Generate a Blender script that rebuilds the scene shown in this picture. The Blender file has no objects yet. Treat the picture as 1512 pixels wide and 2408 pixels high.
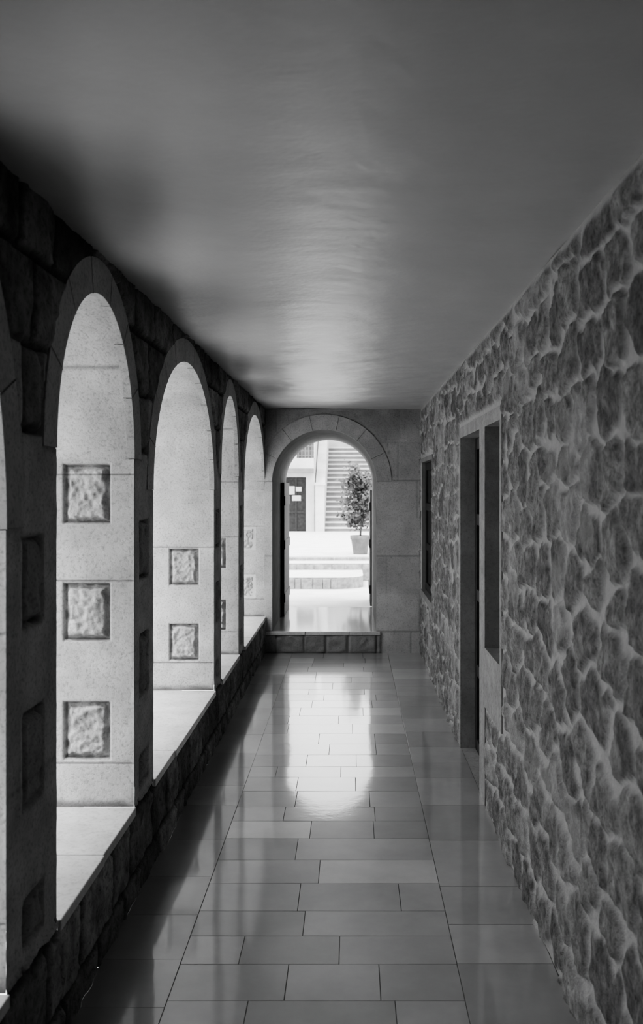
import bpy, math, random
import numpy as np
random.seed(3); rs=np.random.RandomState(7)
scene=bpy.context.scene
COL=scene.collection

# ------------------------------------------------------------------ dimensions
EYE=1.6; F=2200.0
XL=-0.85; XR=0.683; D=9.17; CZ=2.39; YB=-3.0
WT=0.50; XO=XL-WT
SILL=0.36
OPEN=[(1.36,2.303,1.50,2.26),(2.698,3.66,1.72,2.26),(4.013,5.79,1.60,2.26),(6.11,7.05,1.70,2.26),(7.42,9.17,1.60,2.26)]  # nearest arch made narrower than likely, to darken the foreground

# ------------------------------------------------------------------ noise helpers
TAB=rs.rand(8,256,256)
def vn(U,V,s,k=0):
    x=U/s; y=V/s
    xi=np.floor(x).astype(int); yi=np.floor(y).astype(int)
    fx=x-xi; fy=y-yi
    fx=fx*fx*(3-2*fx); fy=fy*fy*(3-2*fy)
    T=TAB[k%8]
    a=T[xi%256,yi%256]; b=T[(xi+1)%256,yi%256]; c=T[xi%256,(yi+1)%256]; d=T[(xi+1)%256,(yi+1)%256]
    return (a*(1-fx)+b*fx)*(1-fy)+(c*(1-fx)+d*fx)*fy
def fbm(U,V,s,k=0,o=4):
    r=0;a=0.5;t=0
    for i in range(o):
        r=r+a*vn(U+3.1*i,V+1.7*i,s/(2**i),k+i); t+=a; a*=0.55
    return r/t
def sst(a,b,x):
    t=np.clip((x-a)/(b-a),0,1); return t*t*(3-2*t)

def cells(U,V,sx,sy,jit=0.36,k=0):
    wu=(fbm(U,V,0.12,k,2)-0.5)*0.09; wv=(fbm(U+9,V+5,0.12,k+1,2)-0.5)*0.09
    X=(U+wu)/sx; Y=(V+wv)/sy
    j0=np.floor(Y).astype(int)
    F1=np.full(U.shape,9.0); F2=np.full(U.shape,9.0); ID=np.zeros(U.shape)
    for dj in range(-2,3):
        j=j0+dj
        off=TAB[k%8][j%256,(j*7+3)%256]
        i0=np.floor(X-off).astype(int)
        for di in range(-2,3):
            i=i0+di
            px=i+0.5+off+jit*(2*TAB[(k+1)%8][i%256,j%256]-1)
            py=j+0.5+jit*0.7*(2*TAB[(k+2)%8][i%256,j%256]-1)
            d=(np.abs(X-px)**3.2+np.abs(Y-py)**3.2)**(1/3.2)
            cid=TAB[(k+3)%8][i%256,j%256]
            n=d<F1
            F2=np.where(n,F1,np.minimum(F2,d)); ID=np.where(n,cid,ID); F1=np.where(n,d,F1)
    return F1,F2,ID

def courses(U,V,ch,bl,k=0,v0=0.0):
    """distance to nearest block joint in metres, block id"""
    j=np.floor((V-v0)/ch).astype(int)
    fy=(V-v0)-j*ch
    off=TAB[k%8][j%256,5]*bl
    x=(U+off)/bl; i=np.floor(x).astype(int)
    e0=i+0.35*(TAB[(k+1)%8][i%256,j%256]-0.5); e1=i+1+0.35*(TAB[(k+1)%8][(i+1)%256,j%256]-0.5)
    i2=np.where(x<e0,i-1,np.where(x>e1,i+1,i))
    e0=i2+0.35*(TAB[(k+1)%8][i2%256,j%256]-0.5); e1=i2+1+0.35*(TAB[(k+1)%8][(i2+1)%256,j%256]-0.5)
    dx=np.minimum(x-e0,e1-x)*bl; dy=np.minimum(fy,ch-fy)
    return np.minimum(dx,dy), TAB[(k+2)%8][i2%256,j%256]

# ------------------------------------------------------------------ mesh helpers
def empty(name,loc=(0,0,0)):
    e=bpy.data.objects.new(name,None); e.location=loc; COL.objects.link(e); return e
def mkobj(name,verts,faces,mats,parent=None,mi=None,smooth=False,attrs=None):
    me=bpy.data.meshes.new(name); me.from_pydata(verts,[],faces)
    if not isinstance(mats,(list,tuple)): mats=[mats]
    for m in mats: me.materials.append(m)
    if mi is not None: me.polygons.foreach_set('material_index',mi)
    if smooth: me.polygons.foreach_set('use_smooth',[True]*len(me.polygons))
    if attrs:
        for k,a in attrs.items():
            at=me.attributes.new(k,'FLOAT','POINT'); at.data.foreach_set('value',np.asarray(a,dtype=np.float32).ravel())
    me.update()
    o=bpy.data.objects.new(name,me); COL.objects.link(o)
    if parent is not None: o.parent=parent
    return o
def grid(name,us,vs,place,fn,mats,parent=None,keep=None,matsel=None,smooth=True):
    U,V=np.meshgrid(us,vs,indexing='ij')
    H,tone,mort_shade=fn(U,V)
    P=place(U,V,H); verts=np.stack([p.ravel() for p in P],1)
    n,m=U.shape
    idx=np.arange(n*m).reshape(n,m)
    q=np.stack([idx[:-1,:-1],idx[1:,:-1],idx[1:,1:],idx[:-1,1:]],-1).reshape(-1,4)
    uc=((U[:-1,:-1]+U[1:,1:])/2).ravel(); vc=((V[:-1,:-1]+V[1:,1:])/2).ravel()
    mi=None
    if keep is not None:
        kk=keep(uc,vc); q=q[kk]; uc=uc[kk]; vc=vc[kk]
    if matsel is not None: mi=matsel(uc,vc).astype(int).tolist()
    return mkobj(name,verts.tolist(),q.tolist(),mats,parent,mi,smooth,{'tone':tone,'mort_shade':mort_shade})
def lin(brk,step):
    out=[]
    for a,b in zip(brk[:-1],brk[1:]):
        n=max(1,int(round((b-a)/step))); out.append(np.linspace(a,b,n+1)[:-1])
    out.append(np.array([brk[-1]])); return np.concatenate(out)
class MB:
    def __init__(s): s.v=[];s.f=[];s.m=[]
    def box(s,a,b,m=0):
        x0,y0,z0=a;x1,y1,z1=b;k=len(s.v)
        s.v+=[(x0,y0,z0),(x1,y0,z0),(x1,y1,z0),(x0,y1,z0),(x0,y0,z1),(x1,y0,z1),(x1,y1,z1),(x0,y1,z1)]
        s.f+=[(k,k+3,k+2,k+1),(k+4,k+5,k+6,k+7),(k,k+1,k+5,k+4),(k+1,k+2,k+6,k+5),(k+2,k+3,k+7,k+6),(k+3,k,k+4,k+7)]
        s.m+=[m]*6
    def quad(s,a,b,c,d,m=0):
        k=len(s.v); s.v+=[a,b,c,d]; s.f.append((k,k+1,k+2,k+3)); s.m.append(m)
    def poly(s,pts,m=0):
        k=len(s.v); s.v+=list(pts); s.f.append(tuple(range(k,k+len(pts)))); s.m.append(m)
    def prism(s,pts,dirv,m=0):
        n=len(pts);k=len(s.v)
        s.v+=list(pts)+[(p[0]+dirv[0],p[1]+dirv[1],p[2]+dirv[2]) for p in pts]
        s.f.append(tuple(range(k,k+n))); s.f.append(tuple(range(k+2*n-1,k+n-1,-1))); s.m+=[m,m]
        for i in range(n):
            j=(i+1)%n; s.f.append((k+i,k+j,k+n+j,k+n+i)); s.m.append(m)
    def obj(s,name,mats,parent=None,bevel=0,smooth=False):
        o=mkobj(name,s.v,s.f,mats,parent,s.m,smooth)
        if bevel:
            b=o.modifiers.new('bevel','BEVEL'); b.width=bevel; b.segments=2; b.limit_method='ANGLE'
        return o

# ------------------------------------------------------------------ materials
def mat(name,lo,hi,rough=0.8,nscale=8,bump=0.2,bscale=60,mortar=None,tone=0.0,spec=0.3,dark=0.0,bdist=0.01,rvar=0.0,coat=0.0):
    m=bpy.data.materials.new(name); m.use_nodes=True
    N=m.node_tree.nodes; L=m.node_tree.links
    b=N['Principled BSDF']
    tc=N.new('ShaderNodeTexCoord')
    n1=N.new('ShaderNodeTexNoise'); n1.inputs['Scale'].default_value=nscale; n1.inputs['Detail'].default_value=6; n1.inputs['Roughness'].default_value=0.65
    L.new(tc.outputs['Object'],n1.inputs['Vector'])
    r=N.new('ShaderNodeMapRange'); r.inputs['From Min'].default_value=0.3; r.inputs['From Max'].default_value=0.7
    r.inputs['To Min'].default_value=lo; r.inputs['To Max'].default_value=hi
    L.new(n1.outputs['Fac'],r.inputs['Value'])
    val=r.outputs['Result']
    def math_(op,a,bb):
        q=N.new('ShaderNodeMath'); q.operation=op
        for i,x in enumerate((a,bb)):
            if isinstance(x,(int,float)): q.inputs[i].default_value=x
            else: L.new(x,q.inputs[i])
        return q.outputs[0]
    if tone:
        at=N.new('ShaderNodeAttribute'); at.attribute_name='tone'
        val=math_('MULTIPLY',val,math_('ADD',math_('MULTIPLY',at.outputs['Fac'],tone),1-tone/2))
    n2=N.new('ShaderNodeTexNoise'); n2.inputs['Scale'].default_value=bscale; n2.inputs['Detail'].default_value=5; n2.inputs['Roughness'].default_value=0.7
    L.new(tc.outputs['Object'],n2.inputs['Vector'])
    if dark:
        mr=N.new('ShaderNodeMapRange'); mr.inputs['From Min'].default_value=0.32; mr.inputs['From Max'].default_value=0.5
        mr.inputs['To Min'].default_value=1-dark; mr.inputs['To Max'].default_value=1
        L.new(n2.outputs['Fac'],mr.inputs['Value']); val=math_('MULTIPLY',val,mr.outputs['Result'])
    if mortar is not None:  # joint colour; also carries the shade painted around the bosses
        am=N.new('ShaderNodeAttribute'); am.attribute_name='mort_shade'
        mx=N.new('ShaderNodeMix'); mx.data_type='FLOAT'
        L.new(am.outputs['Fac'],mx.inputs[0]); L.new(val,mx.inputs[2]); 
        mv=math_('MULTIPLY',math_('ADD',math_('MULTIPLY',n1.outputs['Fac'],0.5),0.75),mortar)
        L.new(mv,mx.inputs[3]); val=mx.outputs[0]
    cc=N.new('ShaderNodeCombineColor')
    for i in range(3): L.new(val,cc.inputs[i])
    L.new(cc.outputs[0],b.inputs['Base Color'])
    b.inputs['Roughness'].default_value=rough
    if rvar:
        rr=N.new('ShaderNodeMapRange'); rr.inputs['From Min'].default_value=0.3; rr.inputs['From Max'].default_value=0.7
        rr.inputs['To Min'].default_value=rough-rvar; rr.inputs['To Max'].default_value=rough+rvar
        L.new(n1.outputs['Fac'],rr.inputs['Value']); L.new(rr.outputs['Result'],b.inputs['Roughness'])
    b.inputs['Specular IOR Level'].default_value=spec
    if coat:
        b.inputs['Coat Weight'].default_value=coat; b.inputs['Coat Roughness'].default_value=0.06; b.inputs['Coat IOR'].default_value=1.75
    if bump:
        bp=N.new('ShaderNodeBump'); bp.inputs['Strength'].default_value=bump; bp.inputs['Distance'].default_value=bdist
        L.new(n2.outputs['Fac'],bp.inputs['Height']); L.new(bp.outputs[0],b.inputs['Normal'])
        if coat: L.new(bp.outputs[0],b.inputs['Coat Normal'])
    return m
M_rubble=mat('rubble_stone',0.10,0.32,0.9,22,0.8,75,mortar=0.42,tone=0.5,dark=0.45)
M_lime=mat('dressed_limestone',0.44,0.60,0.75,5,0.4,90,mortar=0.12,tone=0.35,dark=0.35)
M_face=mat('pier_limestone',0.34,0.52,0.8,7,0.4,80,mortar=0.10,tone=0.5,dark=0.4)
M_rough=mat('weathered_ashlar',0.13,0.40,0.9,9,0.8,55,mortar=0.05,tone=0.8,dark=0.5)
M_endw=mat('end_wall_limestone',0.42,0.56,0.8,4,0.3,90,mortar=0.2,tone=0.4,dark=0.3)
M_ring=mat('voussoir_limestone',0.38,0.50,0.8,8,0.4,80,dark=0.35)
M_sill=mat('polished_sill',0.46,0.64,0.4,4,0.1,60,spec=0.5,dark=0.25)
M_tile=mat('polished_marble_tile',0.30,0.38,0.28,3,0.04,9,tone=0.28,spec=0.5,rvar=0.0,coat=1.0)
M_grout=mat('grout',0.12,0.16,0.8,30,0.2)
M_ceil=mat('ceiling_plaster',0.43,0.48,0.35,1.3,0.12,2.2,spec=0.5,bdist=0.05)
M_plaster=mat('plaster_trim',0.24,0.36,0.8,10,0.3,50,dark=0.3)
M_plasterd=mat('grey_plaster',0.20,0.28,0.85,6,0.3,50)
M_reveal=mat('reveal_plaster',0.24,0.36,0.85,6,0.3,50,dark=0.2)
M_lining=mat('passage_plaster',0.18,0.26,0.9,6,0.3,50)
M_backp=mat('dark_dimming_plaster',0.06,0.09,0.9,6,0.3,50)  # very dark so the back wall bounces little light forward
M_wood=mat('dark_wood',0.03,0.06,0.5,12,0.3,40)
M_woodm=mat('weathered_door_paint',0.14,0.22,0.6,12,0.3,40)
M_pave=mat('plaza_paving',0.56,0.70,0.8,3,0.2,30)
M_cob=mat('step_stone',0.22,0.45,0.9,12,0.8,30)
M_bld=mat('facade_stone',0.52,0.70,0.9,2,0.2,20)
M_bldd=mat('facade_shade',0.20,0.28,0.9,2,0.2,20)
M_terra=mat('pot_clay',0.15,0.22,0.8,10,0.2,50)
M_leaf=mat('leaf',0.08,0.22,0.5,20,0.1)
M_bark=mat('bark',0.08,0.14,0.9,30,0.5)
M_paper=mat('paper_notice',0.55,0.65,0.9,10,0)
M_soil=mat('soil',0.04,0.08,1,20,0.5)

# ------------------------------------------------------------------ left arcade wall
wl=empty('wall_left')
ys=[YB]
for o in OPEN: ys+=[o[0],o[1]]
ys=sorted(set(ys)); 
def arch_z(y,o,ex=0):
    c=(o[0]+o[1])/2; a=(o[1]-o[0])/2+ex; h=o[3]-o[2]+ex
    t=np.clip(1-((y-c)/a)**2,0,None); return o[2]+h*np.sqrt(t)
def arch_rho(U,V,o,w):
    c=(o[0]+o[1])/2; a=(o[1]-o[0])/2; h=o[3]-o[2]
    r=np.hypot((U-c)/a,(V-o[2])/h); 
    r2=np.hypot((U-c)/(a+w),(V-o[2])/(h+w))
    return r,r2
piers=[]
prev=YB
for o in OPEN:
    piers.append((prev,o[0])); prev=o[1]
PBL=[(0.40,0.53),(0.76,1.01),(1.24,1.48),(1.75,1.99)]
def boss(U,V,u0,u1,v0,v1,k,fine=1.0):
    d=np.minimum(np.minimum(U-u0,u1-U),np.minimum(V-v0,v1-V))
    ins=sst(-0.002,0.004,d)
    dd=d+ (fbm(U,V,0.03,k,2)-0.5)*0.020
    b=sst(0.010,0.028,dd)
    carve=0.030*(fbm(U,V,0.055,k+1,3)-0.45)+fine*0.016*(fbm(U,V,0.018,k+3,2)-0.5)
    H=-0.028*ins+b*(0.028+carve)
    edge_shade=ins*(1-sst(0.003,0.011,dd))  # shadow line around the boss, put into the colour with the joints
    return H,ins,edge_shade
def left_fn(U,V):
    H=np.zeros(U.shape); tone=np.full(U.shape,0.5); mort_shade=np.zeros(U.shape)
    dj,idd=courses(U,V,0.235,0.33,0,SILL-0.235*2-0.02)
    r=sst(0.003,0.018,dj+(fbm(U,V,0.03,3,2)-0.5)*0.012)
    Hr=r*0.012+r*0.022*(fbm(U,V,0.06,2,4)-0.4)+r*idd*0.010-0.008
    wp=np.zeros(U.shape); Hp=np.zeros(U.shape); ed_shade=np.zeros(U.shape)
    for (a,b) in piers:
        if b-a>1.0: a=b-0.38
        w=((U>=a-1e-4)&(U<=b+1e-4)&(V>SILL))*(1.0-sst(1.95,2.02,V))
        wp=np.maximum(wp,w)
        c=(a+b)/2
        for q,(z0,z1) in enumerate(PBL):
            h,i,e=boss(U,V,c-0.082,c+0.082,z0,z1,q,0.3)
            Hp=np.where(i>0,h,Hp); ed_shade=np.maximum(ed_shade,e+0.0)
            tone=np.where(i>0.5,-0.4 if q==3 else 0.0,tone)
    dj2,id2=courses(U,V,0.47,9.0,1,SILL)
    g=1-sst(0.0,0.006,dj2)
    Hp=Hp-0.004*g+0.006*(fbm(U,V,0.08,1,3)-0.5)
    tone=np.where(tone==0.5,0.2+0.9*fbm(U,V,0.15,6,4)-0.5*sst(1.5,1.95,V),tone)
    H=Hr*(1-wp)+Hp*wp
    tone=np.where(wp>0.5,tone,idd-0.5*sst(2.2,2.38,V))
    mort_shade=(1-r)*(1-wp)+np.clip(ed_shade+g*0.6,0,1)*wp
    for o in OPEN:
        r1,r2=arch_rho(U,V,o,0.122)
        inside=(r2<1.0)&(V>o[2]-0.02)
        H=np.where(inside,np.minimum(H,-0.006),H)
        side=(np.minimum(np.abs(U-o[0]),np.abs(U-o[1]))<0.004)&(V<o[2])
        H=np.where(side,np.clip(H,-0.002,0.002),H)
    return H,tone,mort_shade
def left_keep(uc,vc):
    k=np.ones(uc.shape,bool)
    for o in OPEN:
        ins=(uc>o[0])&(uc<o[1])&(vc>SILL-0.03)
        top=arch_z(uc,o,0.04)
        k&=~(ins&(vc<top))
    return k
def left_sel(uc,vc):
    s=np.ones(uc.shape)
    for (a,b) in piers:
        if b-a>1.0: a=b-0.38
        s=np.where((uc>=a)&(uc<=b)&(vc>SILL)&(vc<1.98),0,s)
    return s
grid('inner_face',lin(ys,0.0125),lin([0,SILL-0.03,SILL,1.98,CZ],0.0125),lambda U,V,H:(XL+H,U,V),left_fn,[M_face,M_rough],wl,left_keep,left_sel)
mb=MB(); 
for (a,b) in piers: mb.quad((XO,a,0),(XO,b,0),(XO,b,CZ),(XO,a,CZ))
for o in OPEN:
    mb.quad((XO,o[0],0),(XO,o[1],0),(XO,o[1],SILL-0.03),(XO,o[0],SILL-0.03))
    n=40; th=np.linspace(math.pi,0,n+1); c=(o[0]+o[1])/2;a=(o[1]-o[0])/2;h=o[3]-o[2]
    Y=c+a*np.cos(th); Z=o[2]+h*np.sin(th)
    for i in range(n):
        mb.quad((XO,Y[i],Z[i]),(XO,Y[i+1],Z[i+1]),(XO,Y[i+1],CZ+0.3),(XO,Y[i],CZ+0.3))
for (a,b) in piers: mb.quad((XO,a,CZ),(XO,b,CZ),(XO,b,CZ+.3),(XO,a,CZ+.3))
mb.obj('outer_face',[M_lime],wl)
def sof_fn(U,V):
    g=1-sst(0,0.006,np.minimum((U+0.05)%0.42,0.42-((U+0.05)%0.42)))
    ht=0.008*(fbm(U,V,0.08,4,3)-0.5)
    return ht*sst(0,0.03,V)-0.004*g,fbm(U,V,0.3,2,3)-0.3*sst(0.55,0.7,fbm(U,V*2,0.15,5,4)),g*0.7
for k,o in enumerate(OPEN):
    c=(o[0]+o[1])/2;a=(o[1]-o[0])/2;h=o[3]-o[2]
    T=np.linspace(0,math.pi,400); yy=c+a*np.cos(T); zz=o[2]+h*np.sin(T)
    S=np.concatenate([[0],np.cumsum(np.hypot(np.diff(yy),np.diff(zz)))])
    us=np.linspace(0,S[-1],110)
    def pl(U,V,H,S=S,T=T,c=c,a=a,h=h,o=o):
        t=np.interp(U,S,T)
        return (XL-0.02-V, c+(a-H)*np.cos(t), o[2]+(h-H)*np.sin(t))
    grid('arch_soffit_%d'%k,us,np.linspace(0,WT-0.02,28),pl,sof_fn,[M_lime],wl)
def jamb_fn_factory(blocks,spring,k):
    def fn(U,V):
        H=0.005*(fbm(U,V,0.1,k,3)-0.5); tone=fbm(U,V,0.25,k+1,3); mort_shade=np.zeros(U.shape)
        for q,(z0,z1) in enumerate(blocks):
            h,i,e=boss(U,V,0.095,0.275,z0,z1,k+q); H=H+h; mort_shade=np.maximum(mort_shade,e*0.8); tone=np.where(i>0.5,-0.25+0.9*fbm(U,V,0.03,q,3),tone)
        for zj in (0.53,1.245,1.66):
            g=1-sst(0,0.005,np.abs(V-zj+0.004*(vn(U,V,0.05,k)-0.5))); H=H-0.004*g; mort_shade=np.maximum(mort_shade,g*0.7)
        st=1-sst(0.0,0.035,V-SILL+0.03*(vn(U,V,0.06,k)-0.5)); mort_shade=np.maximum(mort_shade,st*0.8)
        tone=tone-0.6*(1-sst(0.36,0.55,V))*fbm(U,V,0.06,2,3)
        e=np.minimum(np.minimum(U,WT-U),V-SILL); f=sst(0,0.01,e)
        return H*f,tone,mort_shade
    return fn
B3=[(0.545,0.77),(1.01,1.235),(1.47,1.70)]; B2=B3[:2]
for k,o in enumerate(OPEN):
    bl=B3 if k==1 else B2
    us=lin([0,WT],0.005); vs=lin([SILL,o[2]],0.005)
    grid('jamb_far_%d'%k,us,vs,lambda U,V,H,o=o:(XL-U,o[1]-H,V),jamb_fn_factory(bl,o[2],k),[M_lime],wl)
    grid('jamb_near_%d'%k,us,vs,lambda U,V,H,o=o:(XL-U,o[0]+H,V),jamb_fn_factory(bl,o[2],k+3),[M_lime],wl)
def ring(mb,P,a,h,w,n,lift,back,sub=9,gap=0.002,m=0):
    for i in range(n):
        t0=math.pi*i/n; t1=math.pi*(i+1)/n; g=gap/(a+w)
        ts=np.linspace(t0+g,t1-g,sub+1)
        k=len(mb.v)
        for t in ts:
            for (r,ou) in ((0,back),(0,lift),(w,lift),(w,back)):
                mb.v.append(P((a+r)*math.cos(t),(h+r)*math.sin(t),ou))
        for s in range(sub):
            b=k+4*s
            for q in range(4):
                mb.f.append((b+q,b+(q+1)%4,b+4+(q+1)%4,b+4+q)); mb.m.append(m)
        mb.f.append((k,k+1,k+2,k+3)); mb.f.append((k+4*sub+3,k+4*sub+2,k+4*sub+1,k+4*sub)); mb.m+=[m,m]
for k,o in enumerate(OPEN):
    mb=MB(); c=(o[0]+o[1])/2;a=(o[1]-o[0])/2;h=o[3]-o[2]
    n=7 if a<0.6 else 11
    ring(mb,lambda ca,sa,ou,c=c,o=o:(XL+ou,c+ca,o[2]+sa),a,h,0.118,n,0.003,-0.03,sub=14)
    mb.obj('voussoir_ring_%d'%k,[M_ring],wl,bevel=0.0015)
for k,o in enumerate(OPEN):
    mb=MB(); n=max(2,int(round((o[1]-o[0])/0.45))); st=(o[1]-o[0])/n
    for i in range(n):
        mb.box((XO-0.03,o[0]+i*st+0.0015,SILL-0.035),(XL+0.012+random.uniform(-.003,.004),o[0]+(i+1)*st-0.0015,SILL+random.uniform(-.001,.001)))
    mb.obj('sill_slab_%d'%k,[M_sill],wl,bevel=0.004)

# ------------------------------------------------------------------ right rubble wall
wr=empty('wall_right')
RO=[(7.87,9.03,0.64,1.86),(4.94,5.80,0.0,1.92),(4.27,4.74,0.80,1.92)]
RB=sorted(set([YB,D]+[q for r in RO for q in r[:2]]))
def right_fn(U,V):
    F1,F2,ID=cells(U,V,0.250,0.175,0.38,2)
    d=F2-F1
    d=d+0.30*(fbm(U,V,0.05,5,3)-0.5)
    s=sst(0.08,0.22,d)
    H=s*(0.009+0.024*(fbm(U,V,0.06,1,4)-0.5)+0.010*ID)+0.005*(fbm(U,V,0.05,6,3)-0.5)
    m=1-sst(0.08,0.21,d)
    sm=sst(0.56,0.72,fbm(U,V,0.3,4,4)); m=np.clip(m+0.45*sm,0,1)
    for (a,b,z0,z1) in RO:
        e=np.maximum(np.maximum(a-U,U-b),np.maximum(z0-V,V-z1)); f=sst(0.04,0.10,e); H=H*f
        m=np.maximum(m,1-sst(0.05,0.09,e))
    for (a,b,z0,z1) in ((4.20,4.95,0.50,2.0),(4.70,5.87,0.0,2.0)):
        e=np.maximum(np.maximum(a-U,U-b),np.maximum(z0-V,V-z1)); H=H*sst(0.0,0.03,e); m=np.maximum(m,1-sst(0.0,0.03,e))
    f=sst(0,0.05,CZ-V); H=H*f; m=np.maximum(m,1-sst(0.02,0.05,CZ-V+0.02*(vn(U,V,0.08,2)-.5)))
    tone=ID*0.9+1.4*(fbm(U,V,0.04,0,4)-0.5)+0.05
    return H,tone,m
def right_keep(uc,vc):
    k=np.ones(uc.shape,bool)
    for (a,b,z0,z1) in RO: k&=~((uc>a)&(uc<b)&(vc>z0)&(vc<z1))
    return k
grid('rubble_face',lin(RB,0.0105),lin([0,0.64,0.80,1.86,1.92,CZ],0.0105),lambda U,V,H:(XR-H,U,V),right_fn,[M_rubble],wr,right_keep)
mb=MB(); mb.box((XR+0.3,YB,0),(XR+0.6,D,CZ)); mb.obj('backing',[M_plasterd],wr)
for i,(a,b,z0,z1) in enumerate(RO):
    mb=MB(); x0=XR-0.0; x1=XR+0.3
    mb.quad((x0,a,z0),(x1,a,z0),(x1,a,z1),(x0,a,z1)); mb.quad((x0,b,z0),(x1,b,z0),(x1,b,z1),(x0,b,z1))
    mb.quad((x0,a,z1),(x1,a,z1),(x1,b,z1),(x0,b,z1)); mb.quad((x0,a,z0),(x1,a,z0),(x1,b,z0),(x0,b,z0))
    mb.obj('reveal_%d'%i,[M_plasterd if i==0 else M_reveal],wr)
mb=MB(); e=0.025; t=0.007; xb=XR+0.0005
mb.box((XR-t,4.27-e-0.03,0.80),(xb,4.27,1.92)); mb.box((XR-t,4.74,0.0),(xb,4.94,1.92))
mb.box((XR-t,5.80,0.0),(xb,5.85,1.92)); mb.box((XR-t,4.27-e-0.03,1.92),(xb,5.85,1.985))
mb.box((XR-t,4.27-e-0.03,0.50),(xb,4.74,0.80))
mb.obj('trim_1',[M_plaster],None)
mb=MB()
mb.box((XR-t,7.81,0.58),(xb,9.09,0.64)); mb.box((XR-t,7.83,0.64),(xb,7.87,1.86)); mb.box((XR-t,7.83,1.86),(xb,9.07,1.9))
mb.obj('trim_2',[M_plasterd],None)
def panelled(name,x,y0,y1,z0,z1,m,rows,glass=False):
    mb=MB(); s=0.07
    mb.box((x,y0,z0),(x+0.03,y1,z1))
    mb.box((x-0.018,y0,z0),(x,y0+s,z1)); mb.box((x-0.018,y1-s,z0),(x,y1,z1))
    ym=(y0+y1)/2; mb.box((x-0.018,ym-0.03,z0),(x,ym+0.03,z1))
    for r in range(rows+1):
        z=z0+(z1-z0-s)*r/rows
        mb.box((x-0.017,y0+s,z),(x,ym-0.03,z+s)); mb.box((x-0.017,ym+0.03,z),(x,y1-s,z+s))
    return mb.obj(name,[m],None,bevel=0.003)
panelled('door_1',XR+0.10,4.945,5.795,0.005,1.915,M_wood,4)
panelled('window_1',XR+0.050,7.875,9.025,0.645,1.855,M_wood,3)
panelled('window_2',XR+0.18,4.275,4.735,0.805,1.915,M_woodm,3)

# ------------------------------------------------------------------ floor
fl=empty('floor')
mb=MB(); mb.box((XL,YB,-0.1),(XR+0.35,D+0.03,-0.003)); mb.obj('grout_bed',[M_grout],fl)
tv=[];tf=[];tt=[]
def tile(x0,x1,y0,y1):
    g=0.0005; k=len(tv); tn=random.random()
    if random.random()<0.07: tn=1.9
    cx=(x0+x1)/2; cy=(y0+y1)/2
    sx=random.uniform(-1,1)*0.003; sy=random.uniform(-1,1)*0.003; b=0.0011
    for (dx,zz) in ((g,-0.0025),(g+b,0)):
        for (x,y) in ((x0+dx,y0+dx),(x1-dx,y0+dx),(x1-dx,y1-dx),(x0+dx,y1-dx)):
            tv.append((x,y,zz+(x-cx)*sx+(y-cy)*sy)); tt.append(tn)
    tf.append((k+4,k+5,k+6,k+7))
    for i in range(4):
        j=(i+1)%4; tf.append((k+i,k+j,k+4+j,k+4+i))
XA=-0.577; XB=0.357
y=YB
while y<D-0.02:
    h=random.choice([0.20,0.225,0.24,0.25]); y1=min(D,y+h)
    if D-y1<0.1: y1=D
    x=XA; 
    first=True
    while x<XB-0.01:
        w=random.uniform(0.28,0.50)
        if first: w=random.uniform(0.14,0.45); first=False
        x1=x+w
        if XB-x1<0.14: x1=XB
        tile(x,x1,y,y1); x=x1
    y=y1
for (a,b) in ((XL,XA),(XB,XR)):
    y=YB
    while y<D-0.02:
        y1=min(D,y+random.uniform(0.28,0.5))
        if D-y1<0.15: y1=D
        tile(a,b,y,y1); y=y1
mkobj('tiles',tv,tf,[M_tile],fl,attrs={'tone':tt,'mort_shade':[0]*len(tt)})

# ------------------------------------------------------------------ ceiling
def ceil_fn(U,V):
    far=sst(1.0,7.0,V)
    H=0.014*(fbm(U*0.6,V,0.8,2,3)-0.5)+(0.006+0.013*far)*(fbm(U*0.7,V,0.26,5,4)-0.5)
    return H,H*0+0.5,H*0
cl=empty('ceiling')
grid('plaster',np.linspace(XL-0.03,XR+0.03,70),np.linspace(YB,D,600),lambda U,V,H:(U,V,CZ+H),ceil_fn,[M_ceil],cl)
mb=MB(); mb.box((XO,YB,CZ+0.02),(XR+0.6,D+1.93,CZ+0.35)); mb.obj('roof_slab',[M_bldd],cl)

mb=MB(); mb.box((XO,YB-0.3,-0.1),(XR+0.6,YB,CZ+0.35)); mb.obj('wall_back',[M_backp])  # unseen wall behind the camera, kept dark to dim the foreground

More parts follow.
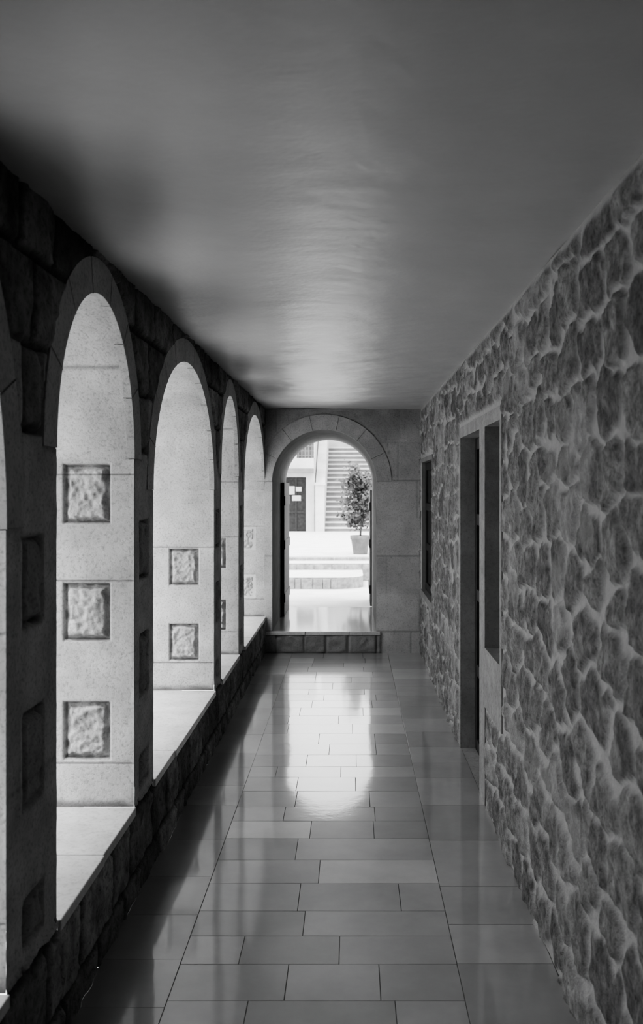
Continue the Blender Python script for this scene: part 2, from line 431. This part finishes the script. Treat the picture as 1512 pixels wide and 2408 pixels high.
# ------------------------------------------------------------------ end wall with arched doorway
we=empty('wall_end')
cx=-0.265; hw=0.51; sp=1.68; ap=2.19; TZ=0.2125; D2=11.1
def segd(U,V,x0,y0,x1,y1):
    dx=x1-x0;dy=y1-y0;t=np.clip(((U-x0)*dx+(V-y0)*dy)/(dx*dx+dy*dy),0,1)
    return np.hypot(U-x0-t*dx,V-y0-t*dy)
def end_fn(U,V):
    dj,idd=courses(U,V,0.37,0.62,3,TZ)
    r=np.hypot(U-cx,V-sp)
    hood=(r<hw+0.17)&(V>sp)
    dj=np.where(hood,1,dj)
    for s in ((-.40,2.38,.02,2.36),(.02,2.36,.20,2.14),(.20,2.14,.34,2.13),(.34,2.13,.38,1.92)):
        dj=np.minimum(dj,segd(U,V,*s))
    g=1-sst(0.000,0.006,dj)
    H=0.006*(fbm(U,V,0.12,1,3)-0.5)-0.003*g
    mort_shade=g*0.6
    low=(V<TZ-0.03)&(U<0.29)
    djl,idl=courses(U,V,0.185,0.24,5,0)
    rr=sst(0.002,0.015,djl)
    H=np.where(low,rr*0.012+rr*0.02*(fbm(U,V,0.06,2,4)-0.5),H)
    mort_shade=np.where(low,1-rr,mort_shade)
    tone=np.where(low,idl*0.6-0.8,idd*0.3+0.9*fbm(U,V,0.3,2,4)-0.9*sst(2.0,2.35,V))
    H=np.where((r<hw+0.155)&(V>sp),np.minimum(H,-0.002),H)
    H=np.where(V<0.02,np.maximum(H,0.001),H)
    return H,tone,mort_shade
def end_keep(uc,vc):
    ins=(np.abs(uc-cx)<hw)&(vc>TZ-0.03)
    r=np.hypot(uc-cx,vc-sp)
    return ~((ins&(vc<sp))|((vc>=sp)&(r<hw+0.05)))
grid('inner_face',lin([XL,cx-hw,cx+hw,XR],0.0125),lin([0,TZ-0.03,TZ,sp,CZ],0.0125),lambda U,V,H:(U,D-H,V-0.003*(V<0.001)),end_fn,[M_endw],we,end_keep)
mb=MB(); ring(mb,lambda ca,sa,ou:(cx+ca,D-ou,sp+sa),hw,hw,0.15,7,0.008,-0.03,sub=12,gap=0.0015); 
mb.obj('voussoir_ring',[M_ring],we,bevel=0.0015)
mb=MB()
for x in (cx-hw,cx+hw): mb.quad((x,D,TZ),(x,D2,TZ),(x,D2,sp),(x,D,sp))
n=40
for i in range(n):
    t0=math.pi*i/n;t1=math.pi*(i+1)/n
    p=lambda t,y,r=hw:(cx+r*math.cos(t),y,sp+r*math.sin(t))
    mb.quad(p(t0,D-0.0),p(t1,D-0.0),p(t1,D2),p(t0,D2))
    a=p(t0,D2); b=p(t1,D2); mb.quad(a,b,(b[0],D2,CZ+0.35),(a[0],D2,CZ+0.35))
mb.obj('passage_lining',[M_lining],we)
mb=MB()
mb.quad((XO-0.3,D2,0),(cx-hw,D2,0),(cx-hw,D2,CZ+.35),(XO-0.3,D2,CZ+.35)); mb.quad((cx+hw,D2,0),(XR+0.6,D2,0),(XR+0.6,D2,CZ+.35),(cx+hw,D2,CZ+.35))
mb.quad((XO-0.3,D,0),(XO-0.3,D2,0),(XO-0.3,D2,CZ+.35),(XO-0.3,D,CZ+.35)); mb.quad((XO-0.3,D+0.001,0),(XL-WT+0.0,D+0.001,0),(XL-WT,D+0.001,CZ+.35),(XO-0.3,D+0.001,CZ+.35))
mb.quad((XL-WT,D+0.003,0),(XL,D+0.003,0),(XL,D+0.003,CZ),(XL-WT,D+0.003,CZ))
mb.quad((XR+0.6,D,-0.05),(XR+0.6,D2,-0.05),(XR+0.6,D2,CZ+.35),(XR+0.6,D,CZ+.35))
mb.quad((XO-0.3,D+0.03,-0.05),(XR+0.6,D+0.03,-0.05),(XR+0.6,D2,-0.05),(XO-0.3,D2,-0.05))
mb.obj('outer_faces',[M_bld],we)
mb=MB(); 
xs=[XL+0.002,-0.45,-0.02,0.285]
for a,b in zip(xs[:-1],xs[1:]): mb.box((a+0.001,D-0.02,TZ-0.035),(b-0.001,D+0.001,TZ))
mb.obj('threshold_nosing',[M_sill],we,bevel=0.004)
ld=empty('landing')
mb=MB(); mb.box((cx-hw,D+0.001,0.0),(cx+hw,D2,TZ)); mb.obj('passage_floor',[M_tile],ld)
tvv=MB(); tvv.box((-3.0,D2,0.0),(3.0,13.3,TZ)); tvv.obj('outer_paving',[M_pave],ld)

def leaf(name,x,y0,y1,z0,z1,m):
    mb=MB(); n=6; w=(y1-y0)/n
    for i in range(n): mb.box((x,y0+i*w+0.003,z0),(x+0.03,y0+(i+1)*w-0.003,z1))
    for z in (z0+0.15,(z0+z1)/2,z1-0.25): mb.box((x-0.01,y0,z),(x+0.04,y1,z+0.1))
    return mb.obj(name,[m],None,bevel=0.003)
leaf('wooden_gate',cx-hw+0.012,D2-0.85,D2-0.02,TZ+0.002,1.68,M_wood)
leaf('wooden_gate.001',cx+hw-0.02,D2+0.05,D2+0.75,TZ+0.002,1.60,M_wood)

# ------------------------------------------------------------------ plaza steps, plaza
st=empty('plaza_steps')
def slab(name,x0,x1,y0,y1,z0,z1,rad,par,m):
    pts=[(x0,y0,z0)]
    for i in range(9):
        t=-math.pi/2+math.pi/2*i/8; pts.append((x1-rad+rad*math.cos(t),y0+rad+rad*math.sin(t),z0))
    pts+=[(x1,y1,z0),(x0,y1,z0)]
    mb=MB(); mb.prism(pts,(0,0,z1-z0)); o=mb.obj(name,m,par)
    me=o.data
    for p in me.polygons: p.material_index=0 if abs(p.normal.z)>0.5 else 1
    return o
slab('step_lower',-3.0,0.17,13.1,15.2,TZ-0.05,0.373,0.35,st,[M_pave,M_cob])
slab('step_middle',-3.0,3.0,14.36,15.6,TZ-0.05,0.47,0.05,st,[M_pave,M_cob])
mb=MB()
def face(y,z0,z1,x0,x1,w):
    x=x0
    while x<x1:
        ww=random.uniform(0.6,1.4)*w; d=random.uniform(0.005,0.025)
        mb.box((x+0.006,y-d,z0),(min(x+ww,x1)-0.006,y+0.01,z1-0.02)); x+=ww
face(13.1,TZ,0.373,-2.9,-0.19,0.14); face(14.36,TZ,0.47,-2.9,2.9,0.2); face(14.97,0.4,0.54,-2.9,2.9,0.2)
mb.obj('riser_stones',[M_cob],st,bevel=0.008)
ground=MB()
ground.quad((-14,13.3,TZ-0.01),(-3,13.3,TZ-0.01),(-3,15,TZ-0.01),(-14,15,TZ-0.01))
ground.quad((3,11,TZ-0.01),(14,11,TZ-0.01),(14,15,TZ-0.01),(3,15,TZ-0.01))
ground.quad((-3,13.3,TZ-.002),(3,13.3,TZ-.002),(3,15,TZ-.002),(-3,15,TZ-.002))
ground.quad((-14,14.97,0.54),(14,14.97,0.54),(14,30.2,0.262),(-14,30.2,0.262))
ground.quad((-14,14.97,0.0),(14,14.97,0.0),(14,14.97,0.54),(-14,14.97,0.54))
ground.quad((-14,-8,0.15),(XO,-8,0.15),(XO,15,0.15),(-14,15,0.15))
ground.obj('plaza_ground',[M_pave])

# ------------------------------------------------------------------ far building
fb=empty('far_building')
Y0=30.0
mb=MB()
dx0,dx1=-2.12,-1.45; dz1=2.01
mb.box((-9,Y0,0),(dx0,Y0+0.4,2.1)); mb.box((dx1,Y0,0),(-1.18,Y0+0.4,2.1)); mb.box((dx0,Y0,dz1),(dx1,Y0+0.4,2.1)); 
mb.box((-9,Y0,2.1),(-1.75,Y0+0.4,2.62)); mb.box((-1.75,Y0,2.1),(-1.2,Y0+.4,2.62))
mb.box((-9,Y0,2.62),(-1.75,Y0+0.4,5.0)); mb.box((-1.2,Y0,2.62),(-1.18,Y0+.4,5.0)); mb.box((-1.75,Y0,3.25),(-1.2,Y0+.4,5.0))
mb.box((-1.15,Y0+6.0,0),(9,Y0+6.4,6.0)); mb.box((-1.4,Y0+0.4,0),(-1.18,Y0+6.0,5.0)); 
mb.box((1.93,Y0-1.5,0.2),(9,Y0+6.0,5.0))
mb.obj('masonry',[M_bld],fb)
mb=MB(); mb.box((-9,Y0-0.5,2.14),(-1.2,Y0,2.28)); mb.obj('canopy',[M_bldd],fb)
mb=MB()
for i in range(5): mb.box((-1.75+0.11*i+0.04,Y0+0.05,2.62),(-1.75+0.11*i+0.06,Y0+0.07,3.25))
for i in range(4): mb.box((-1.75,Y0+0.045,2.7+0.15*i),(-1.2,Y0+0.065,2.715+0.15*i))
mb.obj('window_grille',[M_bldd],fb)
mb=MB(); mb.box((-1.75,Y0+0.2,2.62),(-1.2,Y0+0.22,3.25)); mb.obj('window_pane',[M_bldd],fb)
mb=MB(); mb.box((dx0,Y0+0.1,0.25),(dx1,Y0+0.14,dz1))
for a in (dx0,dx1-0.07,(dx0+dx1)/2-0.03): mb.box((a,Y0+0.07,0.25),(a+0.07,Y0+0.1,dz1))
for z in (0.3,0.85,1.3,dz1-0.1): mb.box((dx0,Y0+0.075,z),(dx1,Y0+0.1,z+0.07))
mb.obj('door_leaf',[M_wood],fb)
mb=MB()
mb.box((-2.0,Y0+0.06,1.45),(-1.82,Y0+0.068,1.72)); mb.box((-1.78,Y0+0.06,1.55),(-1.60,Y0+0.068,1.7)); mb.box((-1.9,Y0+0.058,1.25),(-1.62,Y0+0.066,1.42))
mb.obj('door_notices',[M_paper],fb)
sc=empty('stone_staircase')
mb=MB(); ns=18; rise=0.165; run=0.30
for i in range(ns):
    z=0.24+rise*i
    mb.box((-0.85,Y0+run*i,0.1),(1.9,Y0+run*(i+1)+0.05,z+rise-0.05),1)  # body under each tread in a darker stone, shade put into the colour
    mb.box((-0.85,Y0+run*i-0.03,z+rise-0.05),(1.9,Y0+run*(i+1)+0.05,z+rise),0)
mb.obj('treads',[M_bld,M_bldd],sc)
mb=MB()
mb.prism([(-1.15,Y0-0.25,0.2),(-1.15,Y0-0.25,1.75),(-1.15,Y0+0.15,1.75),(-1.15,Y0+ns*run,1.75+ns*rise),(-1.15,Y0+ns*run,0.2)],(0.30,0,0))
mb.box((-1.17,Y0-0.3,1.75),(-0.82,Y0+0.15,1.83))
mb.obj('parapet',[M_bld],sc)

# ------------------------------------------------------------------ potted tree
pt=empty('potted_tree')
px,py,pz=0.15,15.6,0.53
prof=[(0,0),(0.115,0),(0.12,0.02),(0.15,0.24),(0.165,0.25),(0.17,0.31),(0.155,0.31),(0.15,0.27),(0,0.27)]
v=[];f=[];n=32
for (r,z) in prof:
    for i in range(n):
        t=2*math.pi*i/n; v.append((px+r*math.cos(t),py+r*math.sin(t),pz+z))
for j in range(len(prof)-1):
    for i in range(n):
        k=(i+1)%n; f.append((j*n+i,j*n+k,(j+1)*n+k,(j+1)*n+i))
mkobj('pot',v,f,[M_terra],pt,smooth=True)
mb=MB(); mb.prism([(px+0.15*math.cos(2*math.pi*i/24),py+0.15*math.sin(2*math.pi*i/24),pz+0.272) for i in range(24)],(0,0,0.01)); mb.obj('soil',[M_soil],pt)
def tube(mb,pts,rads,n=7):
    k=len(mb.v)
    for (p,r) in zip(pts,rads):
        for i in range(n):
            t=2*math.pi*i/n; mb.v.append((p[0]+r*math.cos(t),p[1]+r*math.sin(t),p[2]))
    for j in range(len(pts)-1):
        for i in range(n):
            q=(i+1)%n; mb.f.append((k+j*n+i,k+j*n+q,k+(j+1)*n+q,k+(j+1)*n+i)); mb.m.append(0)
mb=MB(); lf=MB(); tips=[]
tube(mb,[(px,py,pz+0.26),(px+0.01,py,pz+0.5),(px-0.01,py,pz+0.8),(px,py,pz+1.3)],[0.018,0.016,0.013,0.005])
for b in range(40):
    z=pz+0.40+0.95*b/40*random.uniform(0.85,1.1); a=random.uniform(0,2*math.pi); L=random.uniform(0.2,0.42)*(1.1-0.35*(b/40))
    p0=(px,py,z); p1=(px+L*.55*math.cos(a),py+L*.55*math.sin(a),z+0.08); p2=(px+L*math.cos(a),py+L*math.sin(a),z+0.15*random.uniform(.3,1.3))
    tube(mb,[p0,p1,p2],[0.007,0.005,0.002],5)
    for q in range(50):
        s=random.uniform(0.2,1.05); base=[px+L*s*math.cos(a),py+L*s*math.sin(a),z+0.15*s]
        base=[c+random.gauss(0,0.045) for c in base]
        ln=random.uniform(0.045,0.085); w=ln*0.3
        d=np.array([random.gauss(0,1),random.gauss(0,1),random.gauss(0,0.7)]); d/=np.linalg.norm(d)
        u=np.cross(d,[random.gauss(0,1) for _ in range(3)]); u/=np.linalg.norm(u)
        B=np.array(base)
        lf.poly([tuple(B),tuple(B+d*ln*.3+u*w),tuple(B+d*ln*.7+u*w*.8),tuple(B+d*ln),tuple(B+d*ln*.7-u*w*.8),tuple(B+d*ln*.3-u*w)])
mb.obj('trunk',[M_bark],pt); lf.obj('foliage',[M_leaf],pt)

# ------------------------------------------------------------------ courtyard opposite facade (beyond arcade)
mb=MB(); mb.box((-9.4,-8,0.1),(-9,14,4.0))
for i in range(7): mb.box((-9.02,-6+2.8*i,0.1),(-8.9,-5.6+2.8*i,3.9))
mb.box((-9.05,-8,3.6),(-8.85,14,3.8)); mb.obj('courtyard_facade',[M_bld])

# ------------------------------------------------------------------ world
w=bpy.data.worlds.new('sky'); scene.world=w; w.use_nodes=True
N=w.node_tree.nodes; L=w.node_tree.links; bg=N['Background']
tc=N.new('ShaderNodeTexCoord'); sep=N.new('ShaderNodeSeparateXYZ'); L.new(tc.outputs['Generated'],sep.inputs[0])
mr=N.new('ShaderNodeMapRange'); mr.inputs['From Min'].default_value=-0.05; mr.inputs['From Max'].default_value=0.9
mr.inputs['To Min'].default_value=0.9; mr.inputs['To Max'].default_value=1.1
L.new(sep.outputs[2],mr.inputs['Value']); cc=N.new('ShaderNodeCombineColor')
for i in range(3): L.new(mr.outputs[0],cc.inputs[i])
L.new(cc.outputs[0],bg.inputs['Color']); bg.inputs['Strength'].default_value=3.1
sun=bpy.data.objects.new('sun_light',bpy.data.lights.new('sun_light','SUN')); COL.objects.link(sun)
sun.data.energy=3.0; sun.data.angle=math.radians(20); sun.rotation_euler=(math.radians(20),math.radians(-12),0)
sun.location=(0,0,12)

# ------------------------------------------------------------------ camera
cam=bpy.data.cameras.new('camera'); co=bpy.data.objects.new('camera',cam); COL.objects.link(co)
co.location=(0,0,EYE); co.rotation_euler=(math.radians(90),0,0)
cam.sensor_fit='VERTICAL'; cam.sensor_height=36; cam.sensor_width=36; cam.lens=F/2408*36
cam.shift_x=-70/2408; cam.shift_y=-52/2408; cam.clip_end=300
cam.dof.use_dof=True; cam.dof.focus_distance=5.0; cam.dof.aperture_fstop=4.5
scene.camera=co
scene.view_settings.view_transform='AgX'
try: scene.view_settings.look='AgX - High Contrast'
except Exception as e: print(e)
